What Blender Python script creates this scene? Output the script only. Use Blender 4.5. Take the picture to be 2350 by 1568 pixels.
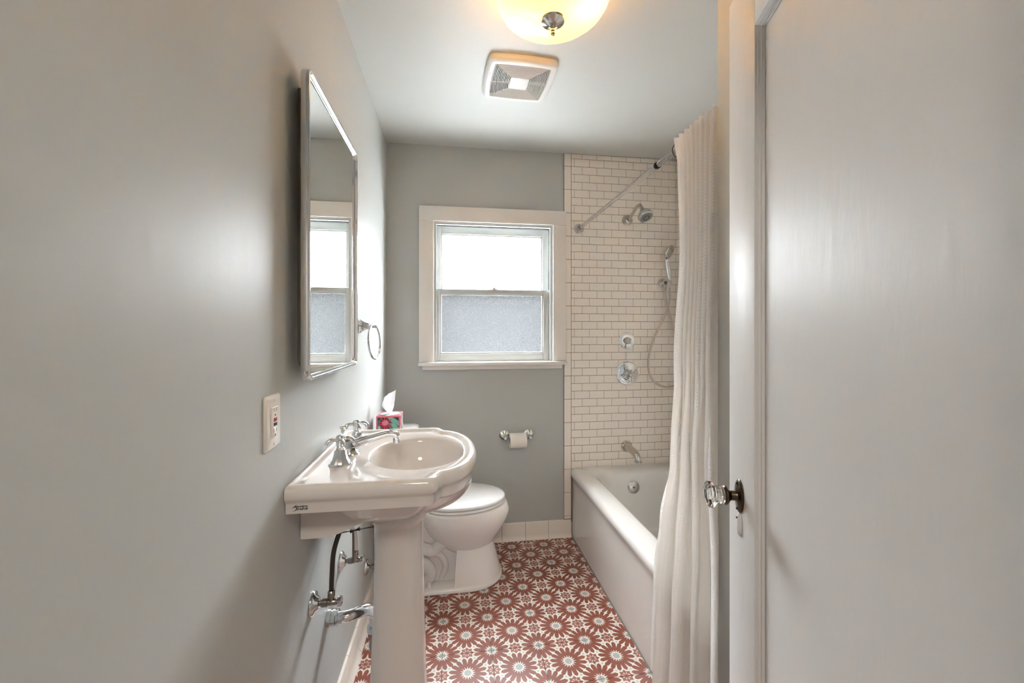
import bpy, bmesh, math, random
from mathutils import Vector, Matrix
random.seed(4)
for o in list(bpy.data.objects): bpy.data.objects.remove(o)
SC = bpy.context.scene
COL = SC.collection

# ------------------------------------------------------------------ camera
F_PX, YAW, HOR, CAMZ = 948.24, 0.144095, 760.07, 1.3405
cam = bpy.data.cameras.new('camera'); CAM = bpy.data.objects.new('camera', cam); COL.objects.link(CAM)
cam.sensor_fit = 'HORIZONTAL'; cam.sensor_width = 36.0; cam.lens = 36.0*F_PX/2350
cam.shift_y = -(784-HOR)/2350; cam.clip_start = 0.01
CAM.location = (0, 0, CAMZ); CAM.rotation_euler = (math.pi/2, 0, -YAW)
SC.camera = CAM

# ------------------------------------------------------------------ world, exposure
W = bpy.data.worlds.new('sky'); SC.world = W; W.use_nodes = True
bg = W.node_tree.nodes['Background']; bg.inputs[0].default_value = (0.95, 0.975, 1.0, 1); bg.inputs[1].default_value = 44
SC.view_settings.view_transform = 'Standard'; SC.view_settings.look = 'None'
SC.view_settings.gamma = 1; SC.view_settings.exposure = 1.95
try: SC.view_settings.use_curve_mapping = False
except Exception: pass

XL, YB, ZC, XT, XR, YN = -0.3986, 2.6288, 2.5038, 0.775, 1.5235, 1.12
# window portal (guides sampling of the sky through the window, emits nothing itself)
pl = bpy.data.lights.new('window_portal', 'AREA'); pl.shape = 'RECTANGLE'; pl.size = 0.80; pl.size_y = 0.95
pl.cycles.is_portal = True
po = bpy.data.objects.new('window_portal', pl); COL.objects.link(po)
po.location = (0.265, YB+0.14, 1.585); po.rotation_euler = (-math.pi/2, 0, 0)
# added fill light in the unseen hallway behind the camera, no fixture
hl = bpy.data.lights.new('hall_fill', 'AREA'); hl.shape = 'DISK'; hl.size = 0.5; hl.energy = 7; hl.color = (1.0, .92, .82)
ho = bpy.data.objects.new('hall_fill', hl); COL.objects.link(ho); ho.location = (-0.1, -0.75, 2.44)
LAMP_W = 2.6; LAMP_COL = (1.0, 0.80, 0.52)

# ------------------------------------------------------------------ pixel -> place helpers
S_, C_ = math.sin(YAW), math.cos(YAW)
def onY(px, py, Y=YB):
    t = (px-1175)/F_PX; X = Y*(S_+t*C_)/(C_-t*S_); d = X*S_+Y*C_
    return X, CAMZ-(py-HOR)*d/F_PX
def onX(px, py, X=XL):
    t = (px-1175)/F_PX; Y = X*(C_-t*S_)/(S_+t*C_); d = X*S_+Y*C_
    return Y, CAMZ-(py-HOR)*d/F_PX

# ------------------------------------------------------------------ node helpers
class E:
    """tiny expression -> Math nodes"""
    nt = None
    def __init__(s, v): s.v = v
    @staticmethod
    def op(o, *a):
        n = E.nt.nodes.new('ShaderNodeMath'); n.operation = o
        for i, x in enumerate(a):
            x = x.v if isinstance(x, E) else x
            if isinstance(x, (int, float)): n.inputs[i].default_value = x
            else: E.nt.links.new(x, n.inputs[i])
        return E(n.outputs[0])
    def __add__(s, o): return E.op('ADD', s, o)
    def __radd__(s, o): return E.op('ADD', o, s)
    def __sub__(s, o): return E.op('SUBTRACT', s, o)
    def __rsub__(s, o): return E.op('SUBTRACT', o, s)
    def __mul__(s, o): return E.op('MULTIPLY', s, o)
    def __rmul__(s, o): return E.op('MULTIPLY', o, s)
    def __truediv__(s, o): return E.op('DIVIDE', s, o)
    def __lt__(s, o): return E.op('LESS_THAN', s, o)
    def __gt__(s, o): return E.op('GREATER_THAN', s, o)
    def __mod__(s, o): return E.op('FLOORED_MODULO', s, o)
def emin(a, b): return E.op('MINIMUM', a, b)
def emax(a, b): return E.op('MAXIMUM', a, b)
def eabs(a): return E.op('ABSOLUTE', a)
def esin(a): return E.op('SINE', a)
def ecos(a): return E.op('COSINE', a)
def ehyp(a, b): return E.op('SQRT', a*a+b*b)
def eatan2(a, b): return E.op('ARCTAN2', a, b)
def mixc(nt, fac, a, b):
    n = nt.nodes.new('ShaderNodeMix'); n.data_type = 'RGBA'
    for k, x in ((0, fac), (6, a), (7, b)):
        x = x.v if isinstance(x, E) else x
        if isinstance(x, (tuple, list)): n.inputs[k].default_value = (*x[:3], 1)
        elif isinstance(x, (int, float)): n.inputs[k].default_value = x
        else: nt.links.new(x, n.inputs[k])
    return n.outputs[2]
def newmat(name):
    m = bpy.data.materials.new(name); m.use_nodes = True
    return m, m.node_tree, m.node_tree.nodes['Principled BSDF']
def sepco(nt, kind='Object'):
    tc = nt.nodes.new('ShaderNodeTexCoord'); sp = nt.nodes.new('ShaderNodeSeparateXYZ')
    nt.links.new(tc.outputs[kind], sp.inputs[0]); E.nt = nt
    return tc, E(sp.outputs[0]), E(sp.outputs[1]), E(sp.outputs[2])
def noise(nt, scale, detail=3, vec=None, stretch=None, kind='Object'):
    tc = nt.nodes.new('ShaderNodeTexCoord'); mp = nt.nodes.new('ShaderNodeMapping')
    if stretch: mp.inputs['Scale'].default_value = stretch
    nt.links.new(tc.outputs[kind], mp.inputs[0])
    n = nt.nodes.new('ShaderNodeTexNoise'); n.inputs['Scale'].default_value = scale; n.inputs['Detail'].default_value = detail
    nt.links.new(mp.outputs[0], n.inputs['Vector'])
    return n.outputs[0]
def bump(nt, bs, h, strength, dist):
    b = nt.nodes.new('ShaderNodeBump'); b.inputs['Strength'].default_value = strength; b.inputs['Distance'].default_value = dist
    h = h.v if isinstance(h, E) else h
    nt.links.new(h, b.inputs['Height']); nt.links.new(b.outputs[0], bs.inputs['Normal'])
    return b
def mat(name, col, rough=.4, metal=0, spec=.5, nscale=0, nvar=0, bscale=0, bdist=0, stretch=None, coat=0, bstr=1):
    m, nt, bs = newmat(name)
    bs.inputs['Base Color'].default_value = (*col, 1); bs.inputs['Roughness'].default_value = rough
    bs.inputs['Metallic'].default_value = metal; bs.inputs['Specular IOR Level'].default_value = spec
    bs.inputs['Coat Weight'].default_value = coat
    if nscale:
        n = noise(nt, nscale); c = mixc(nt, n, tuple(x*(1-nvar) for x in col), tuple(min(1, x*(1+nvar)) for x in col))
        nt.links.new(c, bs.inputs['Base Color'])
    if bscale:
        bump(nt, bs, noise(nt, bscale, 4, stretch=stretch), bstr, bdist)
    return m
M = {}
M['paint'] = mat('wall_paint', (.49, .50, .485), .46, spec=.24, bscale=22, bdist=.0011, stretch=(1, 1, .6))
M['paint_back'] = M['paint']
M['ceil'] = mat('ceiling_paint', (.58, .575, .545), .5, bscale=14, bdist=.0008)
M['trim'] = mat('trim_paint', (.80, .75, .695), .28, bscale=30, bdist=.0004)
M['sash'] = mat('sash_paint', (.50, .51, .495), .35, bscale=30, bdist=.0004)
M['door'] = mat('door_paint', (.66, .65, .635), .45, spec=.20, bscale=26, bdist=.0011, stretch=(1.4, 1.4, .35))
M['chrome'] = mat('chrome', (.72, .73, .74), .07, 1)
M['nickel'] = mat('polished_nickel', (.58, .555, .52), .14, 1)
M['satin'] = mat('brushed_steel', (.60, .56, .52), .30, 1, bscale=60, bdist=.0002, stretch=(1, 1, .05))
M['porcelain'] = mat('porcelain', (.71, .665, .63), .08, coat=.3)
M['toilet'] = mat('toilet_china', (.88, .85, .835), .12)
M['seat'] = mat('seat_plastic', (.90, .895, .89), .22)
M['tub'] = mat('tub_enamel', (.76, .735, .705), .13)
M['tile'] = mat('wall_tile_glaze', (.88, .81, .735), .16, nscale=3, nvar=.02)
M['base_tile'] = mat('base_tile_glaze', (.86, .79, .72), .18)
M['grout'] = mat('grout', (.24, .19, .15), .8, nscale=60, nvar=.15)
M['dgrout'] = mat('floor_grout', (.22, .19, .17), .8)
M['black'] = mat('black_rubber', (.012, .011, .010), .5)
M['dark'] = mat('dark_void', (.02, .018, .016), .7)
M['hose_blk'] = mat('braided_hose_dark', (.055, .045, .038), .38, .6, bscale=400, bdist=.0005)
M['bronze'] = mat('aged_bronze', (.10, .075, .05), .28, 1, nscale=40, nvar=.4)
M['brass_dull'] = mat('dull_valve_metal', (.30, .27, .24), .22, 1)
M['plastic'] = mat('plate_plastic', (.76, .70, .63), .22)
M['red'] = mat('red_button', (.35, .02, .035), .35)
M['paper'] = mat('paper', (.86, .81, .76), .9, bscale=120, bdist=.0004)
M['cardboard'] = mat('cardboard', (.35, .25, .17), .9)
M['mirror'] = mat('mirror_glass', (.90, .915, .90), .0, 1)
M['ventplastic'] = mat('vent_plastic', (.80, .77, .73), .35)
M['slat'] = mat('vent_slat', (.62, .55, .47), .4)
M['ink'] = mat('ink', (.01, .01, .012), .5)
M['outside'] = mat('outside_ground', (.024, .025, .0265), .9)
M['hallwall'] = mat('hall_paint', (.72, .70, .67), .5)
M['hallfloor'] = mat('hall_wood', (.28, .17, .09), .4, nscale=6, nvar=.3)
M['extwall'] = mat('exterior_paint', (.28, .28, .27), .7)
M['steelgrey'] = mat('rubber_grey', (.25, .25, .25), .5)

def make_glassknob():
    m, nt, bs = newmat('clear_cut_glass')
    bs.inputs['Base Color'].default_value = (.97, .98, .97, 1); bs.inputs['Roughness'].default_value = .02
    bs.inputs['Transmission Weight'].default_value = 1; bs.inputs['IOR'].default_value = 1.48
    return m
M['glass'] = make_glassknob()

def make_pane(name, tr, tc_, dc_, sp):
    m, nt, bs = newmat(name); nt.nodes.remove(bs)
    out = [n for n in nt.nodes if n.type == 'OUTPUT_MATERIAL'][0]
    tc = nt.nodes.new('ShaderNodeTexCoord')
    v = nt.nodes.new('ShaderNodeTexVoronoi'); v.inputs['Scale'].default_value = 150; nt.links.new(tc.outputs['Object'], v.inputs[0])
    n2 = nt.nodes.new('ShaderNodeTexNoise'); n2.inputs['Scale'].default_value = 190; n2.inputs['Detail'].default_value = 2
    nt.links.new(tc.outputs['Object'], n2.inputs['Vector'])
    E.nt = nt
    f = (E(v.outputs['Distance'])*.75+(E(n2.outputs[0])-.5)*2.2)
    r = nt.nodes.new('ShaderNodeMapRange'); nt.links.new(f.v, r.inputs[0])
    r.inputs[1].default_value = -.1; r.inputs[2].default_value = .75; r.inputs[3].default_value = tr-sp; r.inputs[4].default_value = tr+sp; r.clamp = True
    t = nt.nodes.new('ShaderNodeBsdfTransparent'); t.inputs[0].default_value = (tc_*.97, tc_*.99, tc_, 1)
    d = nt.nodes.new('ShaderNodeBsdfTranslucent'); d.inputs[0].default_value = (dc_*.95, dc_*.98, dc_, 1)
    g = nt.nodes.new('ShaderNodeBsdfGlossy'); g.inputs['Roughness'].default_value = .12
    mx = nt.nodes.new('ShaderNodeMixShader'); nt.links.new(r.outputs[0], mx.inputs[0]); nt.links.new(d.outputs[0], mx.inputs[1]); nt.links.new(t.outputs[0], mx.inputs[2])
    mg = nt.nodes.new('ShaderNodeMixShader'); mg.inputs[0].default_value = .05; nt.links.new(mx.outputs[0], mg.inputs[1]); nt.links.new(g.outputs[0], mg.inputs[2])
    b = nt.nodes.new('ShaderNodeBump'); b.inputs['Distance'].default_value = .001; nt.links.new(f.v, b.inputs['Height']); nt.links.new(b.outputs[0], g.inputs['Normal'])
    nt.links.new(mg.outputs[0], out.inputs[0])
    return m
M['pane'] = make_pane('obscure_glass_upper', .32, .86, .56, .22)
M['pane_low'] = make_pane('obscure_glass_lower', .58, .95, .017, .40)

def make_shade():
    m, nt, bs = newmat('amber_lamp_glass'); nt.nodes.remove(bs)
    out = [n for n in nt.nodes if n.type == 'OUTPUT_MATERIAL'][0]
    d = nt.nodes.new('ShaderNodeBsdfTranslucent'); d.inputs[0].default_value = (.95, .77, .43, 1)
    df = nt.nodes.new('ShaderNodeBsdfDiffuse'); df.inputs[0].default_value = (.80, .70, .48, 1)
    g = nt.nodes.new('ShaderNodeBsdfGlossy'); g.inputs['Roughness'].default_value = .08
    a = nt.nodes.new('ShaderNodeMixShader'); a.inputs[0].default_value = .35
    nt.links.new(d.outputs[0], a.inputs[1]); nt.links.new(df.outputs[0], a.inputs[2])
    b = nt.nodes.new('ShaderNodeMixShader'); b.inputs[0].default_value = .05
    nt.links.new(a.outputs[0], b.inputs[1]); nt.links.new(g.outputs[0], b.inputs[2])
    nt.links.new(b.outputs[0], out.inputs[0])
    return m
M['shade'] = make_shade()

TS = 0.2032
def make_floor():
    m, nt, bs = newmat('encaustic_star_tile')
    tc, x, y, z = sepco(nt)
    h = TS/2
    ax, ay = eabs(x*(1/h)), eabs(y*(1/h))
    c = (ax+ay) > 1.0
    fx = ax+c*(1.0-ax*2.0); fy = ay+c*(1.0-ay*2.0)
    X, Y = emax(fx, fy), emin(fx, fy)
    r = ehyp(X, Y); th = eatan2(Y, X)
    q = math.radians(22.5)
    dt = (th % q)-q/2
    u = r*ecos(dt); v = eabs(r*esin(dt))
    petal = v < emin(emin((u-.175)*.46, .086), (.755-u)*.95)
    core = r < (.150-eabs(dt)*.10)
    # small rosette on the edge midpoint
    rx = 1.0-X; rr = ehyp(rx, Y); an = eatan2(Y, rx)
    q2 = math.radians(45)
    d2 = ((an+q2/2) % q2)-q2/2
    u2 = rr*ecos(d2); v2 = eabs(rr*esin(d2))
    ros = v2 < emin(emin(u2*.9+.02, .082), (.30-u2)*.8)
    d3 = (an % q2)-q2/2
    u3 = rr*ecos(d3); v3 = eabs(rr*esin(d3))
    kite = v3 < emin((u3-.06)*.42, (.185-u3)*.7)
    dot = ehyp(X-.705, Y-.295) < .047
    nz = noise(nt, 30, 4)
    red = mixc(nt, nz, (.215, .058, .034), (.31, .092, .060))
    cream = mixc(nt, nz, (.70, .67, .60), (.82, .79, .72))
    col = mixc(nt, petal, cream, red)
    col = mixc(nt, ros, col, (.32, .115, .085))
    col = mixc(nt, kite, col, (.66, .50, .43))
    col = mixc(nt, dot, col, (.50, .51, .50))
    col = mixc(nt, core, col, (.43, .435, .43))
    nt.links.new(col, bs.inputs['Base Color'])
    bs.inputs['Roughness'].default_value = .33
    bump(nt, bs, noise(nt, 60, 3), .4, .0004)
    return m
M['floor'] = make_floor()

def make_curtain():
    m, nt, bs = newmat('curtain_weave'); nt.nodes.remove(bs)
    out = [n for n in nt.nodes if n.type == 'OUTPUT_MATERIAL'][0]
    tc, u, v, _ = sepco(nt, 'UV')
    k = 2*math.pi
    waff = esin(u*(k/.0085))*esin(v*(k/.0085))
    band = esin(u*(k/.22)) > -.2
    ladder = (eabs((u % .11)-.008) < .0055)
    lad = ladder*(.6+.4*esin(v*(k/.011)))
    hgt = waff*band*.5+lad*1.4+esin(u*(k/.0022))*esin(v*(k/.0022))*.15
    b = nt.nodes.new('ShaderNodeBump'); b.inputs['Strength'].default_value = .8; b.inputs['Distance'].default_value = .0010
    nt.links.new(hgt.v, b.inputs['Height'])
    col = mixc(nt, E.op('MULTIPLY', ladder, .8), (.95, .915, .875), (.98, .975, .97))
    hole = (waff*band) < -.35
    col = mixc(nt, hole*.35, col, (.78, .72, .67))
    df = nt.nodes.new('ShaderNodeBsdfDiffuse'); tr = nt.nodes.new('ShaderNodeBsdfTranslucent')
    for s in (df, tr):
        nt.links.new(col, s.inputs[0]); nt.links.new(b.outputs[0], s.inputs['Normal'])
    mx = nt.nodes.new('ShaderNodeMixShader'); mx.inputs[0].default_value = .48
    nt.links.new(df.outputs[0], mx.inputs[1]); nt.links.new(tr.outputs[0], mx.inputs[2])
    nt.links.new(mx.outputs[0], out.inputs[0])
    return m
M['curtain'] = make_curtain()

def make_tissue():
    m, nt, bs = newmat('tissue'); nt.nodes.remove(bs)
    out = [n for n in nt.nodes if n.type == 'OUTPUT_MATERIAL'][0]
    df = nt.nodes.new('ShaderNodeBsdfDiffuse'); tr = nt.nodes.new('ShaderNodeBsdfTranslucent')
    for s in (df, tr): s.inputs[0].default_value = (.88, .88, .89, 1)
    mx = nt.nodes.new('ShaderNodeMixShader'); mx.inputs[0].default_value = .4
    nt.links.new(df.outputs[0], mx.inputs[1]); nt.links.new(tr.outputs[0], mx.inputs[2]); nt.links.new(mx.outputs[0], out.inputs[0])
    return m
M['tissue'] = make_tissue()

BXS = 0.115
def make_box_print():
    # floral print: u across the face, v up, both -1..1; faces chosen by the object-space normal
    m, nt, bs = newmat('floral_carton')
    tc, x, y, z = sepco(nt)
    sp = nt.nodes.new('ShaderNodeSeparateXYZ'); nt.links.new(tc.outputs['Normal'], sp.inputs[0])
    nx, nz = eabs(E(sp.outputs[0])), eabs(E(sp.outputs[2]))
    h = BXS/2
    selx, selz = nx > .7, nz > .7
    u = x*(1/h)+selx*(y-x)*(1/h)
    v = (z-.0625)*(1/.0625); v = v+selz*(y*(1/h)-v)
    def ell(cx, cy, a, b, rot):
        c, s = math.cos(rot), math.sin(rot)
        p = (u-cx)*c+(v-cy)*s; q = (v-cy)*c-(u-cx)*s
        return ehyp(p*(1/a), q*(1/b)) < 1.0
    def flower(cx, cy, ro, n, ph):
        r = ehyp(u-cx, v-cy); a = eatan2(v-cy, u-cx)
        return r < (ro*.68+ro*.32*ecos(a*n+ph))
    col = (.006, .045, .055)
    col = mixc(nt, ell(.55, .55, .62, .2, -.55), col, (.22, .52, .42))
    col = mixc(nt, ell(.60, .05, .62, .2, -.65), col, (.25, .58, .48))
    col = mixc(nt, ell(.25, -.05, .45, .16, -1.2), col, (.05, .25, .22))
    col = mixc(nt, ell(-.05, -.8, .5, .14, 1.2), col, (.20, .50, .40))
    col = mixc(nt, ell(-.65, -.15, .5, .13, -1.2), col, (.45, .75, .55))
    col = mixc(nt, ell(-.8, .45, .42, .13, 1.1), col, (.03, .18, .18))
    col = mixc(nt, flower(.55, -.75, .52, 9, .5), col, (.72, .06, .11))
    col = mixc(nt, flower(-.85, -.45, .38, 7, .2), col, (.72, .06, .11))
    col = mixc(nt, flower(-.25, .40, .62, 11, .3), col, (.70, .035, .075))
    col = mixc(nt, ell(-.25, .45, .26, .2, .2), col, (.80, .32, .42))
    col = mixc(nt, ell(-.75, -.9, .22, .16, 0), col, (.75, .20, .42))
    col = mixc(nt, emax(eabs(u), eabs(v)) > .87, col, (.80, .20, .26))
    nt.links.new(col, bs.inputs['Base Color']); bs.inputs['Roughness'].default_value = .35
    return m
M['box'] = make_box_print()

# ------------------------------------------------------------------ mesh helpers
OFF = {}
def mk(name, geo, m, parent=None, origin=None, smooth=True, ang=35, kind=None, uv=None):
    """geo = (verts, faces) in world metres"""
    vs, fs = geo
    off = Vector(OFF[parent.name]) if parent is not None else Vector(origin or (0, 0, 0))
    me = bpy.data.meshes.new(name)
    me.from_pydata([tuple(Vector(v)-off) for v in vs], [], fs)
    bm = bmesh.new(); bm.from_mesh(me); bmesh.ops.recalc_face_normals(bm, faces=bm.faces); bm.to_mesh(me); bm.free()
    if uv:
        l = me.uv_layers.new(name='UVMap')
        for lp in me.loops: l.data[lp.index].uv = uv[lp.vertex_index]
    if smooth:
        for p in me.polygons: p.use_smooth = True
        me.set_sharp_from_angle(angle=math.radians(ang))
    me.materials.append(M[m] if isinstance(m, str) else m)
    o = bpy.data.objects.new(name, me); COL.objects.link(o)
    if parent is not None: o.parent = parent
    else: o.location = off
    OFF[o.name] = off
    if kind: o['kind'] = kind
    return o
def tag(o, label, cat, group=None, kind=None):
    o['label'] = label; o['category'] = cat
    if group: o['group'] = group
    if kind: o['kind'] = kind
    return o
def thing(name, label, cat, loc, group=None, kind=None):
    o = bpy.data.objects.new(name, None); COL.objects.link(o); o.location = loc; o.empty_display_size = .05
    OFF[o.name] = Vector(loc)
    return tag(o, label, cat, group, kind)
def join(*gs):
    V, Fc = [], []
    for v, f in gs:
        n = len(V); V += list(v); Fc += [tuple(i+n for i in q) for q in f]
    return V, Fc
def box(x0, x1, y0, y1, z0, z1):
    v = [(x, y, z) for z in (z0, z1) for y in (y0, y1) for x in (x0, x1)]
    return v, [(0, 2, 3, 1), (4, 5, 7, 6), (0, 1, 5, 4), (2, 6, 7, 3), (0, 4, 6, 2), (1, 3, 7, 5)]
def from_bm(bm):
    bm.verts.ensure_lookup_table(); bm.verts.index_update()
    g = [tuple(v.co) for v in bm.verts], [tuple(v.index for v in f.verts) for f in bm.faces]
    bm.free(); return g
def rbox(x0, x1, y0, y1, z0, z1, b=.003, seg=2):
    bm = bmesh.new(); v, f = box(x0, x1, y0, y1, z0, z1)
    vv = [bm.verts.new(p) for p in v]
    for q in f: bm.faces.new([vv[i] for i in q])
    bmesh.ops.recalc_face_normals(bm, faces=bm.faces)
    bmesh.ops.bevel(bm, geom=list(bm.edges), offset=b, segments=seg, profile=.5, affect='EDGES')
    return from_bm(bm)
def xf(g, mtx): return [tuple(mtx @ Vector(v)) for v in g[0]], g[1]
def frame(d, up=(0, 0, 1)):
    d = Vector(d).normalized(); up = Vector(up)
    if abs(d.dot(up)) > .97: up = Vector((0, 1, 0)) if abs(d.y) < .9 else Vector((1, 0, 0))
    a = d.cross(up).normalized(); return a, a.cross(d).normalized(), d
def lathe(prof, base, axis=(0, 0, 1), n=32, cap0=True, cap1=True):
    """prof: list of (radius, height along axis)"""
    a, b, d = frame(axis); base = Vector(base); V, Fc = [], []
    for r, h in prof:
        for k in range(n):
            t = 2*math.pi*k/n; V.append(tuple(base+d*h+(a*math.cos(t)+b*math.sin(t))*r))
    for i in range(len(prof)-1):
        for k in range(n):
            Fc.append((i*n+k, i*n+(k+1) % n, (i+1)*n+(k+1) % n, (i+1)*n+k))
    if cap0 and prof[0][0] > 1e-6: Fc.append(tuple(range(n))[::-1])
    if cap1 and prof[-1][0] > 1e-6: Fc.append(tuple((len(prof)-1)*n+k for k in range(n)))
    return V, Fc
def spline(pts, sub=6):
    P = [Vector(p) for p in pts]; out = []
    for i in range(len(P)-1):
        p0 = P[max(i-1, 0)]; p1 = P[i]; p2 = P[i+1]; p3 = P[min(i+2, len(P)-1)]
        for k in range(sub):
            t = k/sub
            out.append(.5*((2*p1)+(-p0+p2)*t+(2*p0-5*p1+4*p2-p3)*t*t+(-p0+3*p1-3*p2+p3)*t**3))
    out.append(P[-1]); return out
def tube(pts, r, n=12, closed=False, caps=True):
    P = [Vector(p) for p in pts]; m = len(P)
    R = r if isinstance(r, (list, tuple)) else [r]*m
    V, Fc = [], []; a = None
    for i in range(m):
        if closed: d = P[(i+1) % m]-P[i-1]
        else: d = P[min(i+1, m-1)]-P[max(i-1, 0)]
        d.normalize()
        if a is None: a, b, _ = frame(d)
        else:
            a = (a-d*a.dot(d)).normalized(); b = d.cross(a).normalized()
        for k in range(n):
            t = 2*math.pi*k/n; V.append(tuple(P[i]+(a*math.cos(t)+b*math.sin(t))*R[i]))
    for i in range(m if closed else m-1):
        j = (i+1) % m
        for k in range(n): Fc.append((i*n+k, i*n+(k+1) % n, j*n+(k+1) % n, j*n+k))
    if caps and not closed: Fc += [tuple(range(n))[::-1], tuple((m-1)*n+k for k in range(n))]
    return V, Fc
def loft(rings, cap0=True, cap1=True):
    n = len(rings[0]); V = [tuple(p) for r in rings for p in r]; Fc = []
    for i in range(len(rings)-1):
        for k in range(n): Fc.append((i*n+k, i*n+(k+1) % n, (i+1)*n+(k+1) % n, (i+1)*n+k))
    if cap0: Fc.append(tuple(range(n))[::-1])
    if cap1: Fc.append(tuple((len(rings)-1)*n+k for k in range(n)))
    return V, Fc
def rrect(hx, hy, r, n=6):
    """rounded rectangle outline, ccw, around 0"""
    out = []
    for cx, cy, a0 in ((hx-r, hy-r, 0), (-hx+r, hy-r, 90), (-hx+r, -hy+r, 180), (hx-r, -hy+r, 270)):
        for k in range(n):
            t = math.radians(a0+90*k/(n-1)); out.append((cx+r*math.cos(t), cy+r*math.sin(t)))
    return out
def prism(poly, axis, a, b):
    """poly: 2D list; axis 'x' -> (y,z), 'y' -> (x,z), 'z' -> (x,y)"""
    def p(q, w): return {'x': (w, q[0], q[1]), 'y': (q[0], w, q[1]), 'z': (q[0], q[1], w)}[axis]
    return loft([[p(q, a) for q in poly], [p(q, b) for q in poly]])
def torus(c, R, r, axis, n=40, k=10):
    a, b, d = frame(axis); c = Vector(c)
    return tube([c+(a*math.cos(2*math.pi*i/n)+b*math.sin(2*math.pi*i/n))*R for i in range(n)], r, k, closed=True)
def struct(name, geo, m, label, cat, **k):
    o = mk(name, geo, m, kind='structure', **k); o['label'] = label; o['category'] = cat; return o

# ================================================================== SETTING
struct_wl = struct('wall_left', box(XL-.1, XL, -.06, YB+.1, -.1, ZC), 'paint', 'glossy grey-blue painted wall behind the sink and mirror', 'wall')
# floor : grout bed + star tiles
floor = struct('floor', join(box(XL, XT+.02, -.06, YB, -.1, -.0018), box(XT+.02, XR, YN, YB, -.1, -.02)), 'dgrout', 'floor of cement tiles printed with red stars', 'floor', smooth=False)
X0, Y0 = 0.16314, 1.72847
GAP = .0009
tile_cache = {}
def floor_tile(i, j):
    cx, cy = X0+(i+.5)*TS, Y0+(j+.5)*TS
    a0, a1 = max(cx-TS/2+GAP, XL+.004), min(cx+TS/2-GAP, XT)
    b0, b1 = max(cy-TS/2+GAP, .07), min(cy+TS/2-GAP, YB-.004)
    if a1-a0 < .008 or b1-b0 < .008: return
    key = tuple(round(t, 4) for t in (a0-cx, a1-cx, b0-cy, b1-cy))
    if key not in tile_cache:
        g = rbox(key[0], key[1], key[2], key[3], -.012, 0, .0007, 1)
        o = mk('floor_tile', g, 'floor', parent=floor, smooth=False); tile_cache[key] = o.data
    else:
        o = bpy.data.objects.new('floor_tile', tile_cache[key]); COL.objects.link(o); o.parent = floor
    o.location = (cx, cy, 0)
for j in range(-9, 6):
    for i in range(-3, 3): floor_tile(i, j)
struct('ceiling', box(XL-.1, XR+.1, -.06, YB+.1, ZC, ZC+.08), 'ceil', 'plain white painted ceiling of the bathroom', 'ceiling')
# back wall with window opening
WX0, WX1, WZ0, WZ1 = -.108, .645, 1.135, 2.028
wb = struct('wall_back', join(box(XL, WX0, YB, YB+.16, -.1, ZC), box(WX1, XR+.1, YB, YB+.16, -.1, ZC),
     box(WX0, WX1, YB, YB+.16, -.1, WZ0), box(WX0, WX1, YB, YB+.16, WZ1, ZC)), 'paint', 'grey-blue back wall with window and white tiled shower end', 'wall', smooth=False)
wr = struct('wall_right', box(XR, XR+.1, -.06, YB, -.1, ZC), 'tile', 'white tiled long wall behind the bathtub', 'wall')
wa = struct('wall_alcove', box(XT+.002, XR, .07, YN, -.1, ZC), 'paint', 'grey-blue stub wall between shower curtain and door', 'wall')
struct('wall_near', join(box(XL, -.36, -.06, .07, -.1, ZC), box(.42, XR, -.06, .07, -.1, ZC), box(-.36, .42, -.06, .07, 2.10, ZC)), 'paint', 'doorway wall beside the open door', 'wall', smooth=False)
# hallway behind the camera
struct('floor_hall', box(-1.6, 1.6, -1.9, -.06, -.1, 0), 'hallfloor', 'brown wooden hallway floor outside the bathroom', 'floor')
struct('ceiling_hall', box(-1.6, 1.6, -1.9, -.06, ZC, ZC+.08), 'hallwall', 'pale hallway ceiling outside the bathroom', 'ceiling')
struct('wall_hall', join(box(-1.6, 1.6, -2.0, -1.9, -.1, ZC), box(-1.7, -1.6, -1.9, -.06, -.1, ZC), box(1.6, 1.7, -1.9, -.06, -.1, ZC),
       box(-1.6, XL-.1, -.06, -.0, -.1, ZC), ), 'hallwall', 'pale hallway wall outside the bathroom', 'wall', smooth=False)

# wall tiles ---------------------------------------------------------------
TX0, TX1 = .7716, XR
mk('grout_bed', box(.7245, XR, YB-.0065, YB, .09, ZC-.001), 'grout', parent=wb, smooth=False)
P2, P4, G2 = .0508, .1016, .0012
ztop_line = onY(1313.9, 365.4)[1]
def tile_geo(x0, x1, z0, z1): return rbox(x0, x1, YB-.0085, YB-.003, z0, z1, .0011, 1)
tcache = {}
def wall_tile(x0, x1, z0, z1):
    w, h = round(x1-x0, 4), round(z1-z0, 4); key = (w, h)
    if key not in tcache:
        o = mk('wall_tile', xf(tile_geo(x0, x1, z0, z1), Matrix.Translation((-x0, 0, -z0))), 'tile', parent=wb, ang=20); tcache[key] = o.data
    else:
        o = bpy.data.objects.new('wall_tile', tcache[key]); COL.objects.link(o); o.parent = wb
    o.location = (x0, 0, z0)
cells = []
xs0 = TX0+.001
r0 = int((ztop_line-.44)/P2)+1
row = 0; z1 = ztop_line
def row_cells(za, zb, odd):
    x = xs0; first = .0215 if odd else .0735
    nx = x+first
    while x < TX1-.002:
        cells.append((x+G2/2, min(nx, TX1)-G2, za+G2, zb-G2)); x = nx; nx = x+P4
row_cells(z1, ZC-.0015, False)
z = z1; k = 0
while z > .40:
    row_cells(z-P2, z, k % 2 == 0); z -= P2; k += 1
def shown(c):   # cells seen left of the curtain
    cx = (c[0]+c[1])/2; cz = (c[2]+c[3])/2
    px = 1175+F_PX*(cx*C_-YB*S_)/(cx*S_+YB*C_)
    return px < 1560
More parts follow.
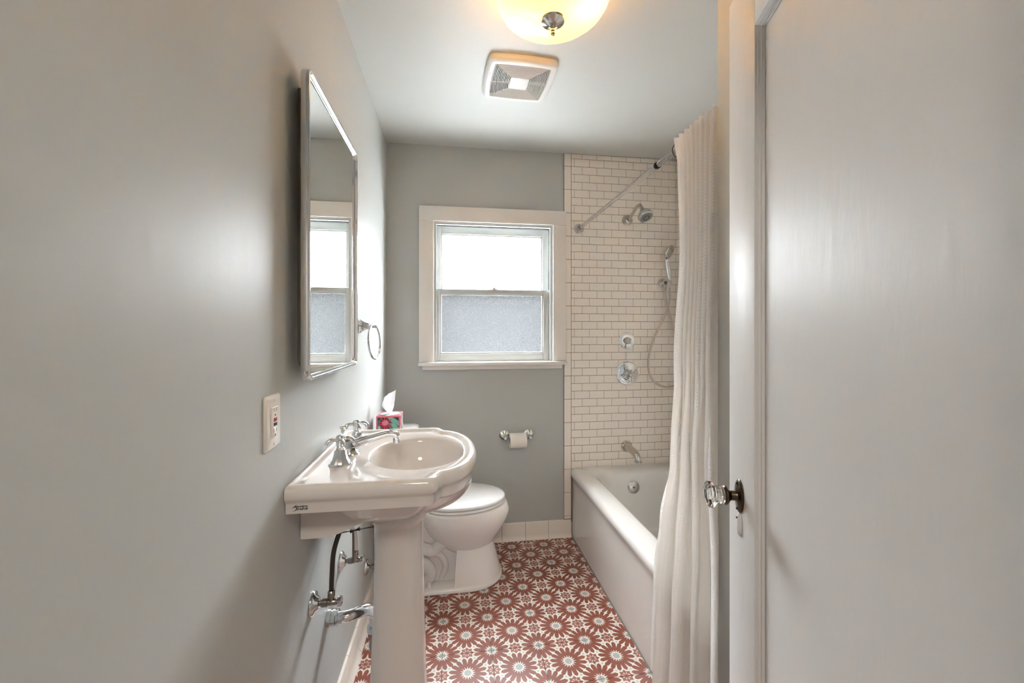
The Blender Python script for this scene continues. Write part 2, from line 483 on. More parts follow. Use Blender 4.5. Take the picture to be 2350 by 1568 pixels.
good = [c for c in cells if c[1]-c[0] > .006 and c[3]-c[2] > .006]
vis = sorted([c for c in good if shown(c) and c[0] < 1.46], key=lambda c: -(c[1]-c[0])*(c[3]-c[2]))[:300]
vs_ = set(vis)
for c in good:
    if c in vs_: wall_tile(*c)
rest = [c for c in good if c not in vs_]
mk('tile_field', join(*[tile_geo(*c) for c in rest]), 'tile', parent=wb, ang=20, kind='stuff')
# vertical 2x6 trim column
cl = onY(1312, 383.2)[1]; z = cl; tz = [(cl, ZC-.0015)]
while z > .12:
    tz.append((max(z-3*P2, .112), z)); z -= 3*P2
for a, b in tz:
    if b-a > .008: 
        o = mk('trim_tile', rbox(.7250, .7702, YB-.0100, YB-.003, a+G2, b-G2, .002, 2), 'tile', parent=wb, ang=20)
# long tub wall tiles (one tiled part, glimpsed past the curtain)
g = []
z = ztop_line; k = 0
while z > .40:
    y = YB-.009; ny = y-(P4 if k % 2 else P4/2)
    while y > YN+.002:
        g.append(rbox(XR-.0085, XR-.003, max(ny, YN)+G2, y-G2, z-P2+G2, z-G2, .0011, 1)); y = ny; ny -= P4
    z -= P2; k += 1
mk('tile_field', join(*g), 'tile', parent=wr, ang=20, kind='stuff')
mk('grout_bed', box(XR-.0065, XR, YN, YB, .40, ZC-.001), 'grout', parent=wr, smooth=False)

# baseboards of cove tile ---------------------------------------------------
BH = .108
def cove(t=.011): # (distance from wall, z)
    return [(0, 0), (.028, 0), (.0262, .0035), (.019, .010), (.0145, .018), (t, .030), (t, BH-.006), (t-.002, BH-.0015), (t-.005, BH), (0, BH)]
bb = struct('baseboard_back', box(XL+.012, .772, YB-.006, YB-.0005, 0, BH-.002), 'grout', 'row of cream cove base tiles along the back wall', 'baseboard', smooth=False)
x = .7716
while x > XL+.02:
    a = max(x-.1524, XL+.012)
    mk('base_tile', prism([(YB-d, zz) for d, zz in cove()], 'x', a+.0012, x-.0012), 'base_tile', parent=bb, ang=30); x -= .1524
bl = struct('baseboard_left', box(XL+.0005, XL+.006, .075, YB-.012, 0, BH-.002), 'grout', 'row of cream cove base tiles along the sink wall', 'baseboard', smooth=False)
y = YB-.012-.06
mk('base_tile', prism([(XL+d, zz) for d, zz in cove()], 'y', y+.0012, YB-.012), 'base_tile', parent=bl, ang=30)
while y > .09:
    a = max(y-.1524, .072)
    mk('base_tile', prism([(XL+d, zz) for d, zz in cove()], 'y', a+.0012, y-.0012), 'base_tile', parent=bl, ang=30); y -= .1524

# window ---------------------------------------------------------------------
win = thing('window_1', 'white double-hung window with obscured glass panes', 'window', (.265, YB, 1.10), kind='structure')
CY = YB-.021
cx0, cx1, ctop, cbot = -.2025, .7334, 2.1195, 1.146
ix0, ix1, itop = -.1135, .6480, 2.0265
mk('casing', rbox(cx0, ix0, CY, YB, cbot, itop, .003), 'trim', parent=win)
mk('casing', rbox(ix1, cx1, CY, YB, cbot, itop, .003), 'trim', parent=win)
mk('casing', rbox(cx0, cx1, CY, YB, itop, ctop, .003), 'trim', parent=win)
mk('stool', rbox(cx0-.004, cx1+.004, YB-.045, YB+.05, 1.124, 1.146, .006, 3), 'trim', parent=win)
mk('apron', rbox(-.182, .708, YB-.018, YB, 1.098, 1.124, .003), 'trim', parent=win)
def jamb(x0, x1, z1, d0, d1, w):  # three-sided liner
    return join(box(x0, x0+w, YB+d0, YB+d1, 1.146, z1), box(x1-w, x1, YB+d0, YB+d1, 1.146, z1), box(x0+w, x1-w, YB+d0, YB+d1, z1-w, z1))
mk('jamb', jamb(ix0, ix1, itop, -.012, .15, .006), 'sash', parent=win, smooth=False)
mk('stop_bead', jamb(ix0+.006, ix1-.006, itop-.006, -.006, .018, .010), 'sash', parent=win, smooth=False)
mk('gap_shade', jamb(ix0+.006, ix1-.006, itop-.006, .060, .15, .004), 'dark', parent=win, smooth=False)  # near-black liner, its colour stands for the shade in the sash gap
mk('outer_sill', box(ix0, ix1, YB+.05, YB+.17, 1.11, 1.140), 'sash', parent=win, smooth=False)
def sash(nm, y0, xo0, xo1, zo0, zo1, xi0, xi1, zi0, zi1, pm='pane'):
    s = mk(nm, join(rbox(xo0, xi0, y0, y0+.032, zo0, zo1, .002), rbox(xi1, xo1, y0, y0+.032, zo0, zo1, .002),
        rbox(xi0, xi1, y0, y0+.032, zo0, zi0, .002), rbox(xi0, xi1, y0, y0+.032, zi1, zo1, .002)), 'sash', parent=win)
    # glazing bead
    t = .009
    mk('glazing_bead', join(rbox(xi0-.001, xi0+t, y0+.006, y0+.022, zi0, zi1, .003), rbox(xi1-t, xi1+.001, y0+.006, y0+.022, zi0, zi1, .003),
        rbox(xi0, xi1, y0+.006, y0+.022, zi0-.001, zi0+t, .003), rbox(xi0, xi1, y0+.006, y0+.022, zi1-t, zi1+.001, .003)), 'sash', parent=s)
    mk('pane', box(xi0-.004, xi1+.004, y0+.014, y0+.018, zi0-.004, zi1+.004), pm, parent=s, smooth=False)
    return s
ly, uy = YB+.022, YB+.062
l0 = onY(1010, 672, ly); l1 = onY(1247, 811, ly)
ls = sash('lower_sash', ly, ix0+.008, ix1-.009, 1.147, onY(1130, 665, ly)[1], l0[0], l1[0], l1[1], onY(1130, 675, ly)[1], 'pane_low')
u0 = onY(1012, 534, uy); u1 = onY(1245, 668, uy)
us = sash('upper_sash', uy, ix0+.010, ix1-.013, u1[1]-.030, onY(1130, 524, uy)[1], u0[0], u1[0], u1[1]-.004, onY(1130, 540, uy)[1])
lk = onY(1134, 664, ly+.015)
lz = onY(1130, 665, ly)[1]
mk('sash_lock', join(rbox(lk[0]-.022, lk[0]+.022, ly+.004, ly+.030, lz, lz+.006, .002), lathe([(.010, 0), (.010, .010), (.006, .014), (.001, .015)], (lk[0], ly+.016, lz+.005)),
    tube([(lk[0]-.005, ly+.016, lz+.014), (lk[0]+.012, ly+.008, lz+.016), (lk[0]+.022, ly+.004, lz+.015)], .0035, 8)), 'nickel', parent=ls)
# ground and neighbouring wall outside, seen only as tone through the glass
struct('wall_exterior', join(box(-6, XL, YB+.10, YB+.16, -.9, 4.2), box(XR+.1, 6, YB+.10, YB+.16, -.9, 4.2), box(XL, XR+.1, YB+.10, YB+.16, ZC+.08, 4.2)), 'extwall', 'outer face of the house around the bathroom window', 'wall', smooth=False)
struct('floor_outside', box(-6, 6, YB+.2, YB+9, -.9, -.8), 'outside', 'pale ground outside the window', 'ground')
struct('wall_outside', join(box(-6, 6, YB+3.0, YB+3.2, -.8, 1.75), box(-6, 6, YB+1.6, YB+3.2, 1.70, 1.75)), 'outside', 'neighbouring wall outside the window with an added lean-to roof shading it', 'wall')  # lean-to roof added to keep sky light off the wall

# ================================================================== DOOR
HX, HY = .37, .117
DIR = Vector((math.sin(math.radians(17.3)), math.cos(math.radians(17.3)), 0)); NRM = Vector((-DIR.y, DIR.x, 0))
DM = Matrix(((DIR.x, NRM.x, 0, HX), (DIR.y, NRM.y, 0, HY), (0, 0, 1, 0), (0, 0, 0, 1)))   # local: s along, n out of the room-facing side, z up
dr = thing('door_1', 'white painted panel door standing open beside the camera', 'door', (HX, HY, 0), kind='structure')
DW, DH, T = .720, 2.03, .036
SL, PT = .592, 1.899   # inner edge of the latch stile, panel top
def dp(name, g, m, par=dr, **k): return mk(name, xf(g, DM), m, parent=par, **k)
dp('stile', rbox(SL, DW, -T, 0, .008, DH, .0025), 'door')
dp('stile', rbox(0, .125, -T, 0, .008, DH, .0025), 'door')
dp('rail', rbox(.125, SL, -T, 0, PT, DH, .0015), 'door')
dp('rail', rbox(.125, SL, -T, 0, .008, .26, .0015), 'door')
dp('panel', box(.120, SL+.005, -T+.012, -.013, .25, PT+.005), 'door')
# sticking moulding : stepped ogee in the recess
mp = [(0, -.0005), (.003, -.0035), (.0045, -.004), (.0065, -.0075), (.010, -.0085), (.0115, -.0115), (.013, -.0125), (0, -.0125)]
def mould(p0, p1, inward):
    r = []
    for P, m_ in ((p0, 1), (p1, -1)):
        r.append([(P[0]+inward[0]*a+(m_*a if inward[0] == 0 else 0), b, P[1]+inward[1]*a+(m_*a if inward[1] == 0 else 0)) for a, b in mp])
    return loft(r)
for p0, p1, inw in (((SL, .26), (SL, PT), (-1, 0)), ((.125, .26), (.125, PT), (1, 0)), ((.125, PT), (SL, PT), (0, -1)), ((.125, .26), (SL, .26), (0, 1))):
    dp('moulding', mould(p0, p1, inw), 'door', ang=25)
KS, KZ = .660, 1.013
kb = Vector(DM @ Vector((KS, 0, KZ)))
# oval rosette
ros = []
for k_, (sx, h) in enumerate(((1, 0), (1, .002), (.9, .0045), (.62, .006), (.45, .0075))):
    ros.append([(KS+.0205*sx*math.cos(t*math.pi/16), h, KZ+.033*(sx if sx > .7 else sx*.75)*math.sin(t*math.pi/16)) for t in range(32)])
rose = dp('rosette', loft(ros), 'bronze')
for zz in (KZ+.025, KZ-.025):
    mk('screw', lathe([(.0025, 0), (.0025, .004), (.001, .0048)], DM @ Vector((KS, .003, zz)), NRM, 10), 'black', parent=rose)
dp('knob_shank', lathe([(.011, .004), (.0095, .010), (.0095, .018), (.0125, .022), (.016, .0235), (.019, .027), (.019, .029), (.0165, .032)], (KS, 0, KZ), (0, 1, 0), 24), 'bronze')
dp('knob', lathe([(.0145, .0315), (.0175, .034), (.0185, .040), (.0180, .046), (.0195, .0485), (.0245, .0520), (.0262, .0560), (.0255, .0600), (.0200, .0650), (.011, .0675), (.003, .068)], (KS, 0, KZ), (0, 1, 0), 12), 'glass', smooth=False)
KH = .957
kk = [[(KS+.0085*sx*math.cos(t*math.pi/12), h, KH+.0235*sx*math.sin(t*math.pi/12)) for t in range(24)] for sx, h in ((1, 0), (1, .002), (.85, .0045), (.4, .006))]
esc = dp('keyhole_cover', loft(kk), 'door')
mk('screw', lathe([(.0018, 0), (.0018, .003)], DM @ Vector((KS, .0045, KH+.013)), NRM, 8), 'bronze', parent=esc)

# ================================================================== BATHTUB
TZ = .445
tubt = thing('bathtub', 'white enamelled alcove bathtub with rounded front rim', 'bathtub', (1.15, 1.875, 0))
bx0, bx1, by0, by1 = XT-.001, XR-.009, YN+.002, YB-.011
def tub_ring(x0, x1, y0, y1, r, z, n=8):
    cx, cy = (x0+x1)/2, (y0+y1)/2
    return [(cx+a, cy+b, z) for a, b in rrect((x1-x0)/2, (y1-y0)/2, r, n)]
rings = []
for ox, z in ((.004, 0), (.004, .05), (.008, .30), (.008, .345), (.004, .372), (-.004, .392), (-.010, .408), (-.010, .420), (-.005, .434), (.006, .4415), (.020, .445)):
    rings.append(tub_ring(bx0+ox, bx1, by0, by1, .003 if z < .35 else .022, z))
for (a, c, e, f, r, z) in ((.070, .035, .050, .055, .07, .446), (.095, .048, .07, .075, .10, .4435), (.110, .056, .085, .085, .12, .435), (.121, .062, .100, .092, .125, .415),
                     (.135, .075, .14, .105, .13, .35), (.155, .095, .20, .125, .13, .22), (.175, .115, .26, .145, .13, .11), (.205, .145, .31, .18, .12, .075), (.26, .20, .38, .24, .10, .068)):
    rings.append(tub_ring(bx0+a, bx1-c, by0+e, by1-f, r, z))
mk('basin', loft(rings), 'tub', parent=tubt, ang=50)
ovx, ovz = 1.152, .338
ov = mk('overflow_plate', lathe([(.040, 0), (.040, .004), (.036, .007), (.010, .009), (.001, .009)], (ovx, by1-.105, ovz), (0, -1, .12), 40), 'nickel', parent=tubt)
mk('screw', lathe([(.0055, 0), (.0055, .003)], (ovx, by1-.105-.009, ovz+.001), (0, -1, .12), 12), 'black', parent=ov)

# tub spout
def fl(px, py): x, z = onY(px, py, YB-.009); return x, z
YT = YB-.0085
sx_, sz_ = fl(1438, 1024)
sp = thing('tub_spout', 'chrome tub spout low on the white tiles', 'spout', (sx_, YT, sz_))
mk('flange', lathe([(.038, 0), (.038, .006), (.034, .010), (.031, .012), (.028, .018)], (sx_, YT, sz_), (0, -1, 0)), 'nickel', parent=sp)
pth = spline([(sx_, YT-.010, sz_), (sx_, YT-.05, sz_-.002), (sx_, YT-.10, sz_-.006), (sx_, YT-.145, sz_-.014), (sx_, YT-.170, sz_-.030), (sx_, YT-.176, sz_-.046)], 5)
rr = [.0275+(i/(len(pth)-1))*(-.010) for i in range(len(pth))]
mk('spout_body', tube(pth, rr, 20), 'nickel', parent=sp)
mk('spout_lip', lathe([(.018, 0), (.0235, .004), (.0235, .009), (.019, .013)], (sx_, YT-.177, sz_-.056), (0, 0, 1), 24), 'nickel', parent=sp)

# mixing valve
vx, vz = fl(1439, 857)
mv = thing('mixer_valve', 'large round chrome shower mixer with cross handle', 'valve', (vx, YT, vz))
mk('plate', lathe([(.078, 0), (.078, .004), (.074, .008), (.066, .0085), (.062, .0115), (.02, .013)], (vx, YT, vz), (0, -1, 0), 48), 'chrome', parent=mv)
mk('hub', lathe([(.030, .012), (.028, .020), (.024, .024), (.026, .030), (.026, .038), (.020, .044), (.017, .054), (.0185, .060), (.016, .068), (.010, .072), (.001, .073)], (vx, YT, vz), (0, -1, 0)), 'nickel', parent=mv)
for k in range(4):
    t = math.radians(22+90*k)
    d = Vector((math.cos(t), 0, math.sin(t)))
    c = Vector((vx, YT-.052, vz))
    mk('cross_arm', tube([c+d*.012, c+d*.028, c+d*.040+Vector((0, .004, 0)), c+d*.052+Vector((0, .008, 0)), c+d*.058+Vector((0, .009, 0))], [.0055, .005, .007, .0095, .005], 12), 'chrome', parent=mv)
mk('diverter_lever', tube([(vx, YT-.012, vz-.048), (vx, YT-.030, vz-.049), (vx-.016, YT-.034, vz-.045), (vx-.028, YT-.034, vz-.040)], [.006, .006, .007, .0045], 12), 'chrome', parent=mv)
# volume control
wx, wz = fl(1438.5, 782)
vv = thing('volume_valve', 'small round chrome valve with lever handle above the mixer', 'valve', (wx, YT, wz))
mk('plate', lathe([(.0535, 0), (.0535, .004), (.050, .008), (.044, .0085), (.041, .0115), (.02, .012)], (wx, YT, wz), (0, -1, 0), 40), 'chrome', parent=vv)
mk('hub', lathe([(.024, .011), (.022, .020), (.019, .024), (.021, .030), (.019, .040), (.014, .046), (.013, .058), (.010, .066), (.001, .068)], (wx, YT, wz), (0, -1, 0)), 'nickel', parent=vv)
mk('lever', tube(spline([(wx, YT-.055, wz), (wx+.006, YT-.060, wz-.015), (wx+.008, YT-.062, wz-.035), (wx+.008, YT-.062, wz-.055), (wx+.008, YT-.061, wz-.066)], 4), [.006]*9+[.0065]*3+[.008]*3+[.0085, .006], 12), 'chrome', parent=vv)

# shower head
hx, hz = fl(1439, 506)
sh = thing('overhead_shower', 'chrome wall-mounted shower head on a curved arm', 'shower head', (hx, YT, hz))
mk('flange', lathe([(.036, 0), (.036, .006), (.031, .010), (.027, .011), (.025, .018), (.018, .022), (.013, .030)], (hx, YT, hz), (0, -1, 0)), 'nickel', parent=sh)
pth = spline([(hx, YT-.010, hz), (hx, YT-.05, hz+.004), (hx, YT-.10, hz+.026), (hx, YT-.150, hz+.046), (hx, YT-.190, hz+.044), (hx, YT-.215, hz+.018), (hx, YT-.222, hz+.004)], 6)
mk('arm', tube(pth, .0105, 16), 'nickel', parent=sh)
hd = Vector((.12, -.52, -.86)).normalized(); hb = Vector((hx, YT-.220, hz+.012))
mk('head', lathe([(.012, 0), (.016, .006), (.016, .016), (.022, .022), (.034, .034), (.043, .048), (.046, .060), (.0445, .068), (.038, .071)], hb, hd, 36), 'nickel', parent=sh)
face = mk('spray_face', lathe([(.038, .0705), (.036, .0745), (.010, .0765), (.001, .0765)], hb, hd, 36), 'steelgrey', parent=sh)
a_, b_, d_ = frame(hd)
for k in range(8):
    t = k*math.pi/4; c = hb+hd*.0758+(a_*math.cos(t)+b_*math.sin(t))*.017
    mk('nozzle', lathe([(.0035, 0), (.0035, .002)], c, hd, 8), 'black', parent=face)
mk('spray_tab', tube([hb+hd*.066-b_*.036, hb+hd*.078-b_*.041], .003, 8), 'steelgrey', parent=sh)

# hand shower
qx, qz = fl(1519, 650)
hs = thing('hand_shower', 'chrome hand shower on wall bracket with looping hose', 'hand shower', (qx, YT, qz))
mk('bracket_flange', lathe([(.028, 0), (.028, .006), (.024, .010), (.018, .013), (.015, .03), (.016, .040)], (qx, YT, qz), (0, -1, 0)), 'nickel', parent=hs)
yq = YT-.058
hp = onY(1536, 649, yq)
mk('holder', join(tube([(qx, YT-.034, qz), (qx+.016, yq, qz), (hp[0], yq, hp[1])], .011, 14), lathe([(.014, -.016), (.0165, -.012), (.0165, .010), (.014, .014)], (hp[0], yq, hp[1]), (-.12, 0, 1), 20)), 'nickel', parent=hs)
oz = onY(1526, 660, yq+.025)
mk('hose_outlet', lathe([(.010, 0), (.010, -.02), (.0085, -.034)], (onY(1526, 656, yq+.025)[0], yq+.025, oz[1]+.012), (0, 0, 1), 16), 'nickel', parent=hs)
g0 = onY(1537.5, 643, yq); g1 = onY(1530.5, 603, yq-.01)
mk('handle', lathe([(.0095, 0), (.0125, .02), (.0145, .06), (.0155, .095), (.015, .115), (.012, .122), (.0135, .128), (.012, .138), (.006, .144)], (g0[0], yq, g0[1]), (g1[0]-g0[0], -.012, g1[1]-g0[1]), 20), 'chrome', parent=hs)
hc = onY(1537, 577, yq-.025)
hdir = Vector((.55, -.62, -.42)).normalized()
hh = Vector((hc[0]-.006, yq-.012, hc[1]))
mk('spray_head', lathe([(.012, -.010), (.034, -.004), (.046, .006), (.047, .014), (.042, .019), (.001, .021)], hh, hdir, 32), 'nickel', parent=hs)
mk('head_neck', tube([(g1[0], yq-.012, g1[1]+.004), (g1[0]+.004, yq-.014, g1[1]+.022), tuple(hh-hdir*.004)], [.007, .008, .012], 12), 'nickel', parent=hs)
hpx = [(1536.5, 660), (1537, 680), (1533, 702), (1526, 725), (1514, 750), (1501, 778), (1492, 806), (1488, 834), (1491, 858), (1501, 876), (1517, 886), (1536, 889), (1556, 882), (1570, 862), (1573, 832), (1566, 800), (1555, 772), (1545, 748), (1536, 718), (1529, 692), (1526, 668)]
hpts = []
for i, (a, b) in enumerate(hpx):
    t = i/(len(hpx)-1); yy = yq*(1-t)+(yq+.025)*t+.02*math.sin(math.pi*t)
    q = onY(a, b, yy); hpts.append((q[0], yy, q[1]))
mk('hose', tube(spline(hpts, 5), .0068, 10), 'satin', parent=hs)

# shower rod ------------------------------------------------------------------
RX, RZ = .8215, 2.0105
rod = thing('shower_rod', 'chrome tension shower curtain rod over the bathtub', 'rod', (RX, YT, RZ))
RY = 1.571
mk('outer_tube', tube([(RX, YT-.004, RZ), (RX, RY, RZ)], .0133, 20), 'chrome', parent=rod)
mk('inner_tube', tube([(RX, RY+.02, RZ), (RX, YN+.004, RZ)], .0118, 20), 'chrome', parent=rod)
mk('collar', tube([(RX, RY+.004, RZ), (RX, RY-.006, RZ)], .0140, 20), 'black', parent=rod)
mk('end_flange', lathe([(.0325, 0), (.0325, .006), (.028, .009), (.025, .012), (.024, .020), (.017, .024), (.0155, .040)], (RX, YT, RZ), (0, -1, 0)), 'nickel', parent=rod)
mk('end_flange', lathe([(.0325, 0), (.0325, .006), (.028, .009), (.025, .012), (.024, .020), (.017, .024), (.0155, .040)], (RX, YN, RZ), (0, 1, 0)), 'nickel', parent=rod)
# curtain
CW = 1.75; NU, NV = 300, 60
CT = RZ+.003
def lerp_tab(tab, t):
    for (a, *p), (b, *q) in zip(tab, tab[1:]):
        if t <= b:
            u = (t-a)/(b-a); u = u*u*(3-2*u)
            return [x+(y-x)*u for x, y in zip(p, q)]
    return list(tab[-1][1:])
# height fraction: far end y, leftmost x, rightmost x, near end y
CTAB = [(0, 1.366, .766, .800, 1.128), (.06, 1.324, .758, .802, 1.128), (.20, 1.304, .754, .806, 1.128), (.42, 1.332, .743, .804, 1.126), (.56, 1.358, .730, .794, 1.120),
        (.70, 1.420, .722, .776, 1.085), (.80, 1.440, .710, .763, 1.066), (1.0, 1.456, .700, .762, 1.058)]
def curtain_pt(a, t):
    # a 0..1 along the width from the far edge to the wall end, t 0 top .. 1 hem
    yfar, xa_, xb_, ynear = lerp_tab(CTAB, t)
    ph = 2*math.pi*8.0*(a+.010*math.sin(a*9+1))
    lw = 2*math.pi*3.6*a+.35
    k = min(1, max(0, (t-.30)/.6)); k = k*k*(3-2*k)
    f = (1-k)*math.sin(ph)+k*(.80*math.sin(lw)+.20*math.sin(ph))
    y = yfar+(ynear-yfar)*a
    y += .007*math.cos(ph)*(1-k)+.016*k*math.cos(lw)*min(1, 6*(1-a))
    xx = (xa_+xb_)/2+(xb_-xa_)/2*f
    zz = CT-(CT-.058)*t+.004*math.cos(ph)*(1-min(1, t*8))
    return xx, y, zz
V, UVs, Fc = [], [], []
for j in range(NV+1):
    t = j/NV
    for i in range(NU+1):
        V.append(curtain_pt(i/NU, t)); UVs.append((i/NU*CW, (1-t)*1.95))
for j in range(NV):
    for i in range(NU): q = j*(NU+1)+i; Fc.append((q, q+1, q+NU+2, q+NU+1))
cu = mk('shower_curtain', (V, Fc), 'curtain', origin=(RX, 1.28, .058), uv=[(u, v) for u, v in UVs], ang=180)
tag(cu, 'off-white waffle weave shower curtain bunched at the near end', 'curtain')
nr = 8
for k in range(nr):
    a = (k+.5)/nr; y = 1.425+(1.145-1.425)*a
    r = thing('curtain_ring', 'small dark curtain hook ring on the rod, '+['farthest from the door, at the curtain edge', 'second from the curtain edge', 'third from the curtain edge', 'fourth from the curtain edge', 'fourth from the stub wall', 'third from the stub wall', 'second from the stub wall', 'nearest the stub wall by the door'][k], 'ring', (RX, y, RZ), group='curtain hook rings on the shower rod')
    mk('ring', torus((RX, y, RZ-.010), .0255, .0019, (0.05, 1, 0), 24, 6), 'bronze', parent=r)
    for t in (-40, -14, 14, 40):
        w = math.radians(90+t)
        mk('roller_bead', lathe([(.001, -.0035), (.0036, -.002), (.0036, .002), (.001, .0035)], (RX+.0255*math.cos(w), y, RZ-.010+.0255*math.sin(w)), (-math.sin(w), 0, math.cos(w)), 10), 'bronze', parent=r)

# ================================================================== CEILING FAN GRILLE
fx, fy = .302, 1.872
fan = thing('exhaust_fan', 'square white exhaust fan grille set in the ceiling', 'fan', (fx, fy, ZC))
FA = math.radians(1.5)
def fr(pts, z): return [(fx+a*math.cos(FA)-b*math.sin(FA), fy+a*math.sin(FA)+b*math.cos(FA), z) for a, b in pts]
def bulge(h, k, r=.02, n=8):
    out = []
    for a, b in rrect(h, h, r, n): out.append((a, b))
    # subdivide straight sides with a gentle outward bow
    res = []
    for i, (a, b) in enumerate(out):
        a2, b2 = out[(i+1) % len(out)]
        L_ = math.hypot(a2-a, b2-b); m_ = 6 if L_ > h*.6 else 1
        for s in range(m_):
            u = s/m_; x = a+(a2-a)*u; y = b+(b2-b)*u
            if m_ > 1:
                w = k*math.sin(math.pi*u)
                if abs(a2-a) > abs(b2-b): y += w*(1 if y > 0 else -1)
                else: x += w*(1 if x > 0 else -1)
            res.append((x, y))
    return res
OH = .122
rs = [fr(bulge(.152, .006, .032), ZC), fr(bulge(.154, .006, .033), ZC-.010), fr(bulge(.152, .006, .032), ZC-.017), fr(bulge(.145, .006, .030), ZC-.0235), fr(bulge(.134, .006, .024), ZC-.026),
      fr(bulge(OH, .005, .008), ZC-.027), fr(bulge(OH, .005, .008), ZC-.012)]
mk('frame', loft(rs, True, False), 'ventplastic', parent=fan, ang=50)
mk('housing', loft([fr(bulge(OH, .005, .008), ZC-.0125), fr(bulge(OH, .005, .008), ZC-.0115)]), 'dark', parent=fan)
nsl = 13; h0, h1 = OH-.0028, .0445
for k in range(nsl):
    h = h0+(h1-h0)*(k/(nsl-1)); zb = ZC-.027-.003*(k/(nsl-1))
    w = .0022; kb_ = .005*(h/OH)
    mk('slat', loft([fr(bulge(h, kb_, .006), zb+.0065), fr(bulge(h, kb_, .006), zb), fr(bulge(h-w, kb_, .005), zb), fr(bulge(h-w, kb_, .005), zb+.0065), fr(bulge(h, kb_, .006), zb+.0065)], False, False), 'slat', parent=fan, smooth=False)
mk('centre_plate', loft([fr(bulge(.041, .001, .004), ZC-.014), fr(bulge(.041, .001, .004), ZC-.0295), fr(bulge(.039, .001, .004), ZC-.0305)]), 'ventplastic', parent=fan)
for a_, b_ in ((fx-OH, fx-.041), (fx+.041, fx+OH)):
    mk('rib', box(a_, b_, fy-.001, fy+.001, ZC-.0275, ZC-.014), 'slat', parent=fan)
mk('badge', loft([fr([(-.140, -.060), (-.136, -.060), (-.136, -.036), (-.140, -.036)], ZC-.0245), fr([(-.140, -.060), (-.136, -.060), (-.136, -.036), (-.140, -.036)], ZC-.0262)]), 'steelgrey', parent=fan)

# ================================================================== CEILING LIGHT
lx, ly_ = .328, 1.325
cl_ = thing('ceiling_light', 'amber glass dome ceiling light with chrome finial', 'ceiling light', (lx, ly_, ZC))
mk('canopy', lathe([(.172, 0), (.172, -.008), (.160, -.012), (.06, -.014)], (lx, ly_, ZC), (0, 0, 1), 48), 'nickel', parent=cl_)
prof = [(.0015, 2.362), (.05, 2.3635), (.09, 2.3685), (.125, 2.377), (.152, 2.389), (.172, 2.405), (.184, 2.425), (.189, 2.445), (.187, 2.465), (.183, 2.480), (.176, 2.494)]
mk('glass_dome', lathe([(r, z-ZC) for r, z in prof]+[(r-.004, z+.004-ZC) for r, z in prof[::-1][1:-1]]+[(.001, 2.366-ZC)], (lx, ly_, ZC), (0, 0, 1), 64, False, False), 'shade', parent=cl_, ang=60)
mk('finial', lathe([(.038, 2.3655), (.040, 2.361), (.038, 2.356), (.029, 2.352), (.018, 2.347), (.010, 2.341), (.0062, 2.334), (.0055, 2.328), (.0075, 2.323), (.0078, 2.318), (.005, 2.312), (.001, 2.310)][::1], (lx, ly_, 0), (0, 0, 1), 32, False, False), 'nickel', parent=cl_)
mm, nt, bs = newmat('bulb_glow'); bs.inputs['Emission Color'].default_value = (*LAMP_COL, 1); bs.inputs['Emission Strength'].default_value = LAMP_W/2/(math.pi*.0085)
M['bulb'] = mm
for dx, dy in ((-.085, .055), (.095, -.045)):
    b = mk('bulb', lathe([(.012, .035), (.013, .02), (.024, 0), (.027, -.012), (.022, -.028), (.010, -.036), (.001, -.037)], (lx+dx, ly_+dy, 2.440), (0, 0, 1), 20), 'seat', parent=cl_)
    b.data.materials[0] = M['bulb']

# ================================================================== MEDICINE CABINET
my0, my1, mz0, mz1 = 1.085, 1.617, 1.215, 2.003
mc = thing('medicine_cabinet', 'mirrored medicine cabinet with chrome frame on the left wall', 'mirror', (XL, (my0+my1)/2, mz0))
mk('cabinet_body', rbox(XL+.0005, XL+.029, my0+.06, my1-.05, mz0+.042, mz1-.028, .002), 'satin', parent=mc)
cyc, czc = (my0+my1)/2, (mz0+mz1)/2; hy_, hz_ = (my1-my0)/2, (mz1-mz0)/2
def mring(inset, x, r):
    return [(x, cyc+a, czc+b) for a, b in rrect(hy_-inset, hz_-inset, max(r-inset, .004), 8)]
XA, XB = XL+.028, XL+.0495
mk('door_back', loft([mring(.002, XA, .03), mring(.002, XA+.003, .03)]), 'satin', parent=mc)
mk('frame', loft([mring(.001, XA, .030), mring(0, XA+.002, .030), mring(0, XB-.006, .030), mring(.002, XB-.002, .030), mring(.006, XB, .030), mring(.010, XB-.002, .030), mring(.0115, XB-.005, .030), mring(.013, XB-.0055, .030), mring(.015, XB-.0085, .030), mring(.016, XB-.016, .030)], False, False), 'chrome', parent=mc, ang=60)
mk('mirror_glass', loft([mring(.013, XB-.012, .03), mring(.013, XB-.0095, .03)]), 'mirror', parent=mc, smooth=False)

# towel ring
ty, tz_ = 1.872, 1.362
tr = thing('towel_ring', 'chrome towel ring on the left wall beyond the mirror', 'towel ring', (XL, ty, tz_))
sq = lambda h, x, r: [(x, ty+a, tz_+b) for a, b in rrect(h, h, r, 3)]
mk('post', loft([sq(.030, XL+.0002, .010), sq(.030, XL+.004, .010), sq(.024, XL+.010, .008), sq(.016, XL+.026, .006), sq(.0125, XL+.044, .004), sq(.0125, XL+.047, .004), sq(.0075, XL+.049, .003), sq(.007, XL+.057, .003), sq(.009, XL+.060, .003), sq(.009, XL+.068, .003), sq(.004, XL+.071, .002)]), 'chrome', parent=tr, ang=25)
rax = Vector((1, -.14, .06)).normalized()
mk('ring', torus((XL+.066, ty-.018, tz_-.068), .0745, .0042, rax, 56, 10), 'chrome', parent=tr)

